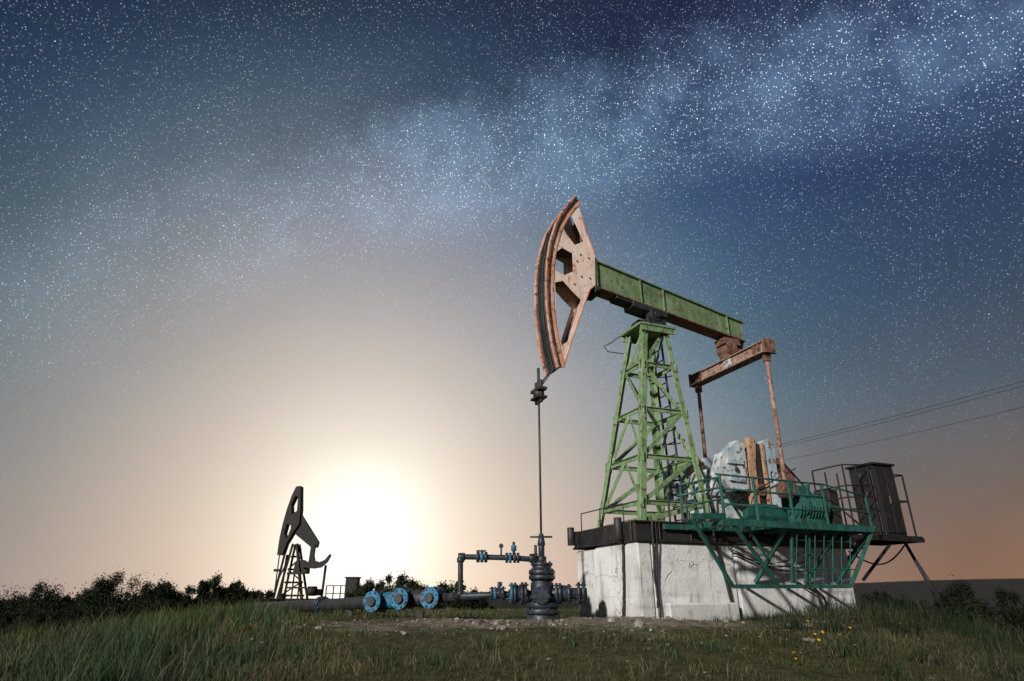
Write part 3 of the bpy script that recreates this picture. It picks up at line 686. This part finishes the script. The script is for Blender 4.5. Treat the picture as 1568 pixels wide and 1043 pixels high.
# ------------------------------------------------------------------ wellhead (world x,z at y about 7.6)
def wellhead():
    o=Obj('wellhead',Wd(.34,7.6,-.2),Wd); K=M['wellblue']; BL=M['blue']; X=.34; Y=7.6
    def vc(z0,z1,r,r2=None,p='tree_body'): o.cyl(p,K,(X,Y,z0),(X,Y,z1),r,r2,28)
    vc(-.35,-.16,.17); o.flange('base_flange',K,(X,Y,-.14),(0,0,1),.20,.05,12); o.flange('base_flange',K,(X,Y,-.075),(0,0,1),.19,.05,12)
    vc(-.05,.16,.13); vc(.14,.20,.13,.10); o.flange('cross_flange',K,(X,Y,.005),(0,0,1),.165,.04,10)
    o.flange('upper_flange',K,(X,Y,.215),(0,0,1),.15,.045,10); o.flange('upper_flange',K,(X,Y,.268),(0,0,1),.15,.045,10)
    vc(.29,.35,.11); o.flange('upper_flange',K,(X,Y,.355),(0,0,1),.125,.03,8); vc(.36,.44,.055); vc(.44,.62,.035); vc(.56,.66,.048,.03,'stuffing_box')
    o.cyl('stuffing_handle',K,(X-.13,Y,.655),(X+.13,Y,.655),.011); vc(.65,.69,.028,None,'stuffing_box')
    z=.045
    o.cyl('flow_pipe',K,(-.58,Y,z-.03),(X,Y,z),.038)
    for x,r,m in ((.155,.12,K),(.115,.12,K),(.035,.115,K),(-.005,.115,BL),(-.10,.075,K),(-.19,.07,BL),(-.225,.07,K)): o.flange('line_flange_blue' if m is BL else 'line_flange',m,(x,Y,z),(1,0,0),r,.03,8)
    o.cyl('gate_valve',K,(.14,Y,z),(.0,Y,z),.085); o.cyl('gate_valve',K,(-.20,Y,z),(-.09,Y,z),.058); o.cyl('valve_stem',K,(-.145,Y,z),(-.145,Y-.02,z+.12),.02); 
    o.cyl('valve_cap',BL,(-.165,Y,z+.1),(-.11,Y,z+.1),.022)
    o.cyl('flow_pipe_right',K,(X,Y,z),(.84,Y-.05,z),.06)
    for x,r in ((.50,.11),(.54,.11),(.64,.10),(.75,.12),(.80,.12)): o.flange('line_flange',K,(x,Y-.03,z),(1,-.08,0),r,.032,8)
    o.cyl('gate_valve',K,(.53,Y-.02,z),(.63,Y-.03,z),.085)
    o.flange('blind_flange',K,(X-.02,Y-.19,z-.02),(0,1,0),.095,.04,8); o.cyl('blind_neck',K,(X-.02,Y-.17,z-.02),(X,Y,z),.06)
    o.tube('riser_pipe',K,[(-.64,Y+.05,z-.03),(-.60,Y,z-.03),(-.583,Y,z),(-.585,Y,.2),(-.59,Y,.38),(-.575,Y,.425),(-.53,Y,.435),(-.3,Y,.432),(.0,Y,.425),(X,Y,.40)],.030,12)
    for p in ((-.59,Y,.40),(-.585,Y,.04)): o.cyl('elbow_collar',K,(p[0],p[1],p[2]-.025),(p[0],p[1],p[2]+.025),.042)
    o.cyl('elbow',K,(-.62,Y,.435),(-.54,Y,.435),.044)
    for x,m in ((-.39,K),(-.345,BL),(-.30,K)): o.cyl('ball_valve_blue' if m is BL else 'ball_valve',m,(x-.018,Y,.432),(x+.018,Y,.432),.058)
    o.cyl('valve_handle',K,(-.41,Y,.50),(-.30,Y-.02,.50),.010); o.cyl('valve_stem',K,(-.345,Y,.44),(-.345,Y,.50),.014)
    for x,m in ((-.06,K),(-.02,BL),(.03,K),(.07,K)): o.cyl('ball_valve_blue' if m is BL else 'ball_valve',m,(x-.016,Y,.425),(x+.016,Y,.425),.056)
    o.cyl('valve_stem',K,(.02,Y,.42),(.02,Y,.60),.016); o.cyl('valve_cap',BL,(.02,Y,.50),(.02,Y,.56),.032)
    o.cyl('gauge_stem',K,(-.125,Y,.43),(-.125,Y,.53),.010); o.cyl('gauge',K,(-.125,Y-.02,.555),(-.125,Y+.02,.555),.026)
    o.cyl('fitting',K,(.20,Y,.42),(.26,Y,.42),.05); o.flange('fitting_flange',K,(.28,Y,.42),(1,0,0),.055,.02,6)
    o.cyl('small_valve',K,(.27,Y-.05,.42),(.27,Y-.05,.56),.017)
    o.finish(.004)
wellhead()

def manifold():
    o=Obj('flow_line_manifold',Wd(-1.3,8.2,-.1),Wd); BL=M['blue']; K=M['wellblue']
    pts=[(-.64,7.65,.015),(-.72,7.85,.0),(-.85,8.05,-.0),(-1.1,8.15,-.01),(-1.5,8.3,-.03),(-1.9,8.55,-.06),(-2.5,9.2,-.09),(-3.5,10.6,-.12),(-4.6,12.2,-.16)]
    o.tube('flow_line',M['dark'],pts[:4],.05,14); o.tube('flow_line',M['dark'],pts[3:],.075,14)
    ax=(-.93,.30,-.06)
    for i,(x,y,z,r) in enumerate(((-.84,8.03,.0,.12),(-.93,8.07,.0,.125),(-1.22,8.18,-.01,.115),(-1.31,8.21,-.02,.115),(-1.58,8.31,-.04,.125),(-1.67,8.34,-.045,.12))):
        o.flange('valve_flange' if i%2 else 'valve_flange_dark',BL if i%2 else K,(x,y,z),ax,r,.04,8,K if i%2 else BL)
    o.cyl('valve_body',M['dark'],(-.93,8.07,0),(-1.22,8.18,-.01),.09); o.cyl('valve_body_blue',BL,(-1.31,8.21,-.02),(-1.58,8.31,-.04),.10,n=24)
    for (x,y,z) in ((-.90,8.06,.0),(-1.27,8.18,-.01),(-1.62,8.32,-.04)):
        o.cyl('side_outlet',K,(x,y,z),(x-.05,y-.15,z),.07); o.flange('side_flange',BL,(x-.06,y-.17,z),(.35,.9,0),.12,.03,8,K); o.cyl('side_hub',K,(x-.065,y-.185,z),(x-.075,y-.215,z),.055)
    for x,y in ((-1.1,8.13),(-2.1,8.8),(-3.3,10.3)): o.box('pipe_support',M['dark'],x-.05,x+.05,y-.05,y+.05,-.5,-.14)
    o.flange('pipe_joint',K,(-2.6,9.34,-.09),(-.8,1.1,0),.11,.04,8); o.flange('pipe_joint',K,(-2.65,9.41,-.09),(-.8,1.1,0),.11,.04,8)
    o.finish(.004)
manifold()
def debris():
    o=Obj('concrete_rubble',(0,0,0),Wd)
    o.box('slab',M['concrete'],.15,1.15,7.12,7.35,-.34,-.225); o.box('slab',M['concrete'],-.6,.1,7.3,7.5,-.34,-.24)
    o.bar('chunk',M['concrete'],(1.0,6.9,-.25),(1.25,7.0,-.23),.12,.07); o.bar('chunk',M['concrete'],(1.6,6.9,-.25),(1.8,6.98,-.23),.14,.05)
    o.finish(.012)
debris()

# ------------------------------------------------------------------ distant pump jack (y about 33)
def far_jack():
    Y=33
    o=Obj('pump_jack',Wd(-10.7,Y,-.3),Wd); D=M['nearblack']
    def pl(part,outline,holes,y0,y1):
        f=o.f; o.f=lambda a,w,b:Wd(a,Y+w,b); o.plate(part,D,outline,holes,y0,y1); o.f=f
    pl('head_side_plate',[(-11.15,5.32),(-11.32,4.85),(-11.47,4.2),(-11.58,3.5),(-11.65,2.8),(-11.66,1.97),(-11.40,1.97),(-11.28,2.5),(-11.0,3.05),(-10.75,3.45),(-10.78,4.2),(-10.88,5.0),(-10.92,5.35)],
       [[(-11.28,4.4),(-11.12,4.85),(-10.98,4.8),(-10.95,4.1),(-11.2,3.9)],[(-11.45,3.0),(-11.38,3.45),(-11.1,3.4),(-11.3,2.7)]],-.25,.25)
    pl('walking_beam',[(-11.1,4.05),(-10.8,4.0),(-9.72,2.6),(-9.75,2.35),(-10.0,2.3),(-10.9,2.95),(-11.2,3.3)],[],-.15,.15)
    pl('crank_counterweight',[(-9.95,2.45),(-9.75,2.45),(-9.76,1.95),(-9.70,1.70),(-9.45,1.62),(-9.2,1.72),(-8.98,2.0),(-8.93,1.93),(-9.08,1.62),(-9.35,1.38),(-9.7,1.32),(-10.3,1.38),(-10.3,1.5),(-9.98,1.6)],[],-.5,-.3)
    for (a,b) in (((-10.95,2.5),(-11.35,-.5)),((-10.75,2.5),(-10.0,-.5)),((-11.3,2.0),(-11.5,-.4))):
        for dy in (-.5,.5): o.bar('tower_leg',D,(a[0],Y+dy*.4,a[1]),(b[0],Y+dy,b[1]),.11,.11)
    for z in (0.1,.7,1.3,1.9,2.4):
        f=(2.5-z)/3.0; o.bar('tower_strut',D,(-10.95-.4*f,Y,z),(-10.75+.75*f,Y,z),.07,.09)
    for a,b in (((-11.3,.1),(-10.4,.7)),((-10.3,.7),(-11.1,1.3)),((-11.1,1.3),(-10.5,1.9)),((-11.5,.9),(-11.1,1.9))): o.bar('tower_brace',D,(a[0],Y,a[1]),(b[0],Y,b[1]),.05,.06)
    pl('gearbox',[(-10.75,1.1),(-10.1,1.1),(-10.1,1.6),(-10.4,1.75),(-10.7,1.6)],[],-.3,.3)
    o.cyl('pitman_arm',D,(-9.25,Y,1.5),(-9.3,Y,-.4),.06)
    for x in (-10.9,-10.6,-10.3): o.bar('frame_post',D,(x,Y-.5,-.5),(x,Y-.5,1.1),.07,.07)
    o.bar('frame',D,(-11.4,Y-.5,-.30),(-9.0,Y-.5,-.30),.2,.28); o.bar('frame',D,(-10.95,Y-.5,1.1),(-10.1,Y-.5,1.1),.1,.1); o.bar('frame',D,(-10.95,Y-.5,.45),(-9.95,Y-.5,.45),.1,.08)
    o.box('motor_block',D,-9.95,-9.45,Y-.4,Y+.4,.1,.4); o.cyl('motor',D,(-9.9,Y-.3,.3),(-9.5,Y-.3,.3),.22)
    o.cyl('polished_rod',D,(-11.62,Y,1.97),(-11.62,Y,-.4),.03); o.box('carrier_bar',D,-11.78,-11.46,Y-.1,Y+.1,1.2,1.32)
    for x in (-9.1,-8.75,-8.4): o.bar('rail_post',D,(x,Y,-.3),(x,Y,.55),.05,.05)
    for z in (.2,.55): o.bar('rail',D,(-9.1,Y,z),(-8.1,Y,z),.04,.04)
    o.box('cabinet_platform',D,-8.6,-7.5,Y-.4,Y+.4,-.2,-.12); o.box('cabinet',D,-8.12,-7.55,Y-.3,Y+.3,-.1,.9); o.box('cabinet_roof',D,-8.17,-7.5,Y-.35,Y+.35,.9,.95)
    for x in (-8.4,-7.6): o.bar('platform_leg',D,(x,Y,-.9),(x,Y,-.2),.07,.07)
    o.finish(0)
far_jack()

def wires():
    o=Obj('power_line',Wd(30,50,14),Wd)
    for dx,dz in ((0,.0),(1.6,0.1),(3.2,-.95)):
        a=np.array([17.5+dx,79,13.7+dz]); b=np.array([48.5+dx,10,14.3+dz]); pts=[]
        for f in np.linspace(0,1,40): p=a*(1-f)+b*f; p[2]-=1.6*4*f*(1-f)-1.2; pts.append(tuple(p))
        o.tube('wire',M['wire'],pts,.016,5)
    o.finish(0)
wires()

# ------------------------------------------------------------------ camera
cam=bpy.data.cameras.new('camera'); cam.lens=22; cam.sensor_width=36; cam.clip_end=8000; cam.clip_start=.05
co=bpy.data.objects.new('camera',cam); co.location=(0,0,ZOFF); co.rotation_euler=(rad(90+22.35),0,0); COL.objects.link(co); scene.camera=co

# ------------------------------------------------------------------ key light + sky
KEYDIR=Vector((-.52,-.76,.38)).normalized()
key_light=bpy.data.lights.new('key_light','SUN'); key_light.energy=3.7; key_light.angle=rad(3); key_light.color=(1,.94,.86)  # unseen flash/moonlight key from behind-left; the set sun is the glow ahead
so=bpy.data.objects.new('key_light',key_light); so.rotation_euler=KEYDIR.to_track_quat('Z','Y').to_euler(); COL.objects.link(so)
w=bpy.data.worlds.new('World'); scene.world=w; w.use_nodes=True; nt=w.node_tree
bg=nt.nodes['Background']
tc=nd(nt,'ShaderNodeTexCoord'); D=tc.outputs['Generated']
sp=nd(nt,'ShaderNodeSeparateXYZ'); nt.links.new(D,sp.inputs[0])
zc=math_(nt,'MAXIMUM',sp.outputs[2],0)
base=ramp(nt,[(0,(.31,.165,.10)),(.06,(.25,.15,.105)),(.14,(.165,.13,.115)),(.26,(.085,.11,.14)),(.40,(.042,.075,.130)),(.56,(.028,.050,.130)),(.68,(.019,.031,.088)),(.78,(.013,.019,.048)),(.9,(.009,.012,.028))])
nt.links.new(zc,base.inputs[0])
n1=noise_(nt,2.2,3,.55,D)
mr=nd(nt,'ShaderNodeMapRange',interpolation_type='SMOOTHSTEP'); nt.links.new(sp.outputs[0],mr.inputs[0]); mr.inputs[1].default_value=-.7; mr.inputs[2].default_value=.3; mr.inputs[3].default_value=.42; mr.inputs[4].default_value=1.0
nm=math_(nt,'MULTIPLY',math_(nt,'ADD',math_(nt,'MULTIPLY',n1,1.0),.5),mr.outputs[0])
vs=nd(nt,'ShaderNodeVectorMath',operation='SCALE'); nt.links.new(base.outputs[0],vs.inputs[0]); nt.links.new(nm,vs.inputs['Scale'])
G=(-.226,.971,.075)
sb=nd(nt,'ShaderNodeVectorMath',operation='SUBTRACT'); nt.links.new(D,sb.inputs[0]); sb.inputs[1].default_value=G
ml=nd(nt,'ShaderNodeVectorMath',operation='MULTIPLY'); nt.links.new(sb.outputs[0],ml.inputs[0]); ml.inputs[1].default_value=(1.10,1,1.02)
ln=nd(nt,'ShaderNodeVectorMath',operation='LENGTH'); nt.links.new(ml.outputs[0],ln.inputs[0])
glow=ramp(nt,[(0,(1.50,1.42,1.25)),(.08,(1.14,1.07,.92)),(.16,(.80,.70,.565)),(.27,(.56,.465,.375)),(.41,(.325,.29,.26)),(.54,(.165,.185,.185)),(.66,(.052,.088,.098)),(.77,(.008,.020,.028)),(.9,(0,0,0))],'B_SPLINE')
nt.links.new(ln.outputs['Value'],glow.inputs[0])
ad=nd(nt,'ShaderNodeVectorMath',operation='ADD'); nt.links.new(vs.outputs[0],ad.inputs[0]); nt.links.new(glow.outputs[0],ad.inputs[1])
# milky way: an arching band of fine stars and dust
dt=nd(nt,'ShaderNodeVectorMath',operation='DOT_PRODUCT'); nt.links.new(D,dt.inputs[0]); dt.inputs[1].default_value=(.252,.597,-.761)
n2=noise_(nt,9.5,7,.66,D)
off=math_(nt,'ADD',dt.outputs['Value'],math_(nt,'ADD',math_(nt,'MULTIPLY',math_(nt,'SUBTRACT',n1,.5),.12),math_(nt,'MULTIPLY',math_(nt,'SUBTRACT',n2,.5),.07)))
dd=math_(nt,'ABSOLUTE',off)
band=ramp(nt,[(0,1),(.04,.8),(.13,0)],'EASE'); nt.links.new(dd,band.inputs[0])
lf=nd(nt,'ShaderNodeMapRange',interpolation_type='SMOOTHSTEP'); nt.links.new(sp.outputs[0],lf.inputs[0]); lf.inputs[1].default_value=-.60; lf.inputs[2].default_value=-.0; lf.inputs[3].default_value=.25; lf.inputs[4].default_value=1
bandm=math_(nt,'MULTIPLY',band.outputs[0],lf.outputs[0])
cl=ramp(nt,[(.42,0),(.66,1)]); nt.links.new(n2,cl.inputs[0])
mk_=math_(nt,'MULTIPLY',bandm,math_(nt,'ADD',math_(nt,'MULTIPLY',cl.outputs[0],.70),.20))
ms=nd(nt,'ShaderNodeVectorMath',operation='SCALE'); ms.inputs[0].default_value=(.10,.165,.24); nt.links.new(mk_,ms.inputs['Scale'])
ad2=nd(nt,'ShaderNodeVectorMath',operation='ADD'); nt.links.new(ad.outputs[0],ad2.inputs[0]); nt.links.new(ms.outputs[0],ad2.inputs[1])
# faint dust rift just above the band
rift=math_(nt,'ABSOLUTE',math_(nt,'ADD',off,.115)); rr=ramp(nt,[(0,.26),(.08,0)],'EASE'); nt.links.new(rift,rr.inputs[0])
rcl=ramp(nt,[(.40,1),(.60,.1)]); nt.links.new(n2,rcl.inputs[0])
rf=math_(nt,'SUBTRACT',1.0,math_(nt,'MULTIPLY',math_(nt,'MULTIPLY',rr.outputs[0],rcl.outputs[0]),lf.outputs[0]))
def stars(scale,r,dens,bright,pw=2.2):
    v=nd(nt,'ShaderNodeTexVoronoi',feature='F1'); v.inputs['Scale'].default_value=scale; nt.links.new(D,v.inputs['Vector'])
    s=nd(nt,'ShaderNodeMapRange',interpolation_type='SMOOTHSTEP'); nt.links.new(v.outputs['Distance'],s.inputs[0]); s.inputs[1].default_value=r*.3; s.inputs[2].default_value=r; s.inputs[3].default_value=1; s.inputs[4].default_value=0
    cs=nd(nt,'ShaderNodeSeparateColor'); nt.links.new(v.outputs['Color'],cs.inputs[0])
    t=nd(nt,'ShaderNodeMapRange'); nt.links.new(cs.outputs[0],t.inputs[0]); t.inputs[1].default_value=1-dens; t.inputs[2].default_value=1
    b=math_(nt,'POWER',t.outputs[0],pw)
    return math_(nt,'MULTIPLY',math_(nt,'MULTIPLY',s.outputs[0],b),bright)
S=math_(nt,'ADD',stars(340,.37,1.0,.70,1.8),stars(160,.15,.9,1.7,3.2))
S=math_(nt,'MULTIPLY',S,math_(nt,'ADD',math_(nt,'MULTIPLY',bandm,1.2),math_(nt,'ADD',math_(nt,'MULTIPLY',n2,1.1),-.05)))
fz=nd(nt,'ShaderNodeMapRange',interpolation_type='SMOOTHSTEP'); nt.links.new(zc,fz.inputs[0]); fz.inputs[1].default_value=.05; fz.inputs[2].default_value=.5
fg=nd(nt,'ShaderNodeMapRange',interpolation_type='SMOOTHSTEP'); nt.links.new(ln.outputs['Value'],fg.inputs[0]); fg.inputs[1].default_value=.18; fg.inputs[2].default_value=.58
S=math_(nt,'MULTIPLY',math_(nt,'MULTIPLY',S,fz.outputs[0]),fg.outputs[0])
ss=nd(nt,'ShaderNodeVectorMath',operation='SCALE'); ss.inputs[0].default_value=(.84,.93,1.0); nt.links.new(S,ss.inputs['Scale'])
rs_=nd(nt,'ShaderNodeVectorMath',operation='SCALE'); nt.links.new(ad2.outputs[0],rs_.inputs[0]); nt.links.new(rf,rs_.inputs['Scale'])
ad3=nd(nt,'ShaderNodeVectorMath',operation='ADD'); nt.links.new(rs_.outputs[0],ad3.inputs[0]); nt.links.new(ss.outputs[0],ad3.inputs[1])
# daylight sky model aimed like the key, added as very faint front fill
sky=nd(nt,'ShaderNodeTexSky'); sky.sky_type='NISHITA'; sky.sun_disc=False; sky.sun_elevation=math.asin(KEYDIR.z); sky.sun_rotation=math.atan2(KEYDIR.x,KEYDIR.y)
sk=nd(nt,'ShaderNodeVectorMath',operation='SCALE'); nt.links.new(sky.outputs[0],sk.inputs[0]); sk.inputs['Scale'].default_value=.0004
ad4=nd(nt,'ShaderNodeVectorMath',operation='ADD'); nt.links.new(ad3.outputs[0],ad4.inputs[0]); nt.links.new(sk.outputs[0],ad4.inputs[1])
nt.links.new(ad4.outputs[0],bg.inputs[0]); bg.inputs[1].default_value=1.0
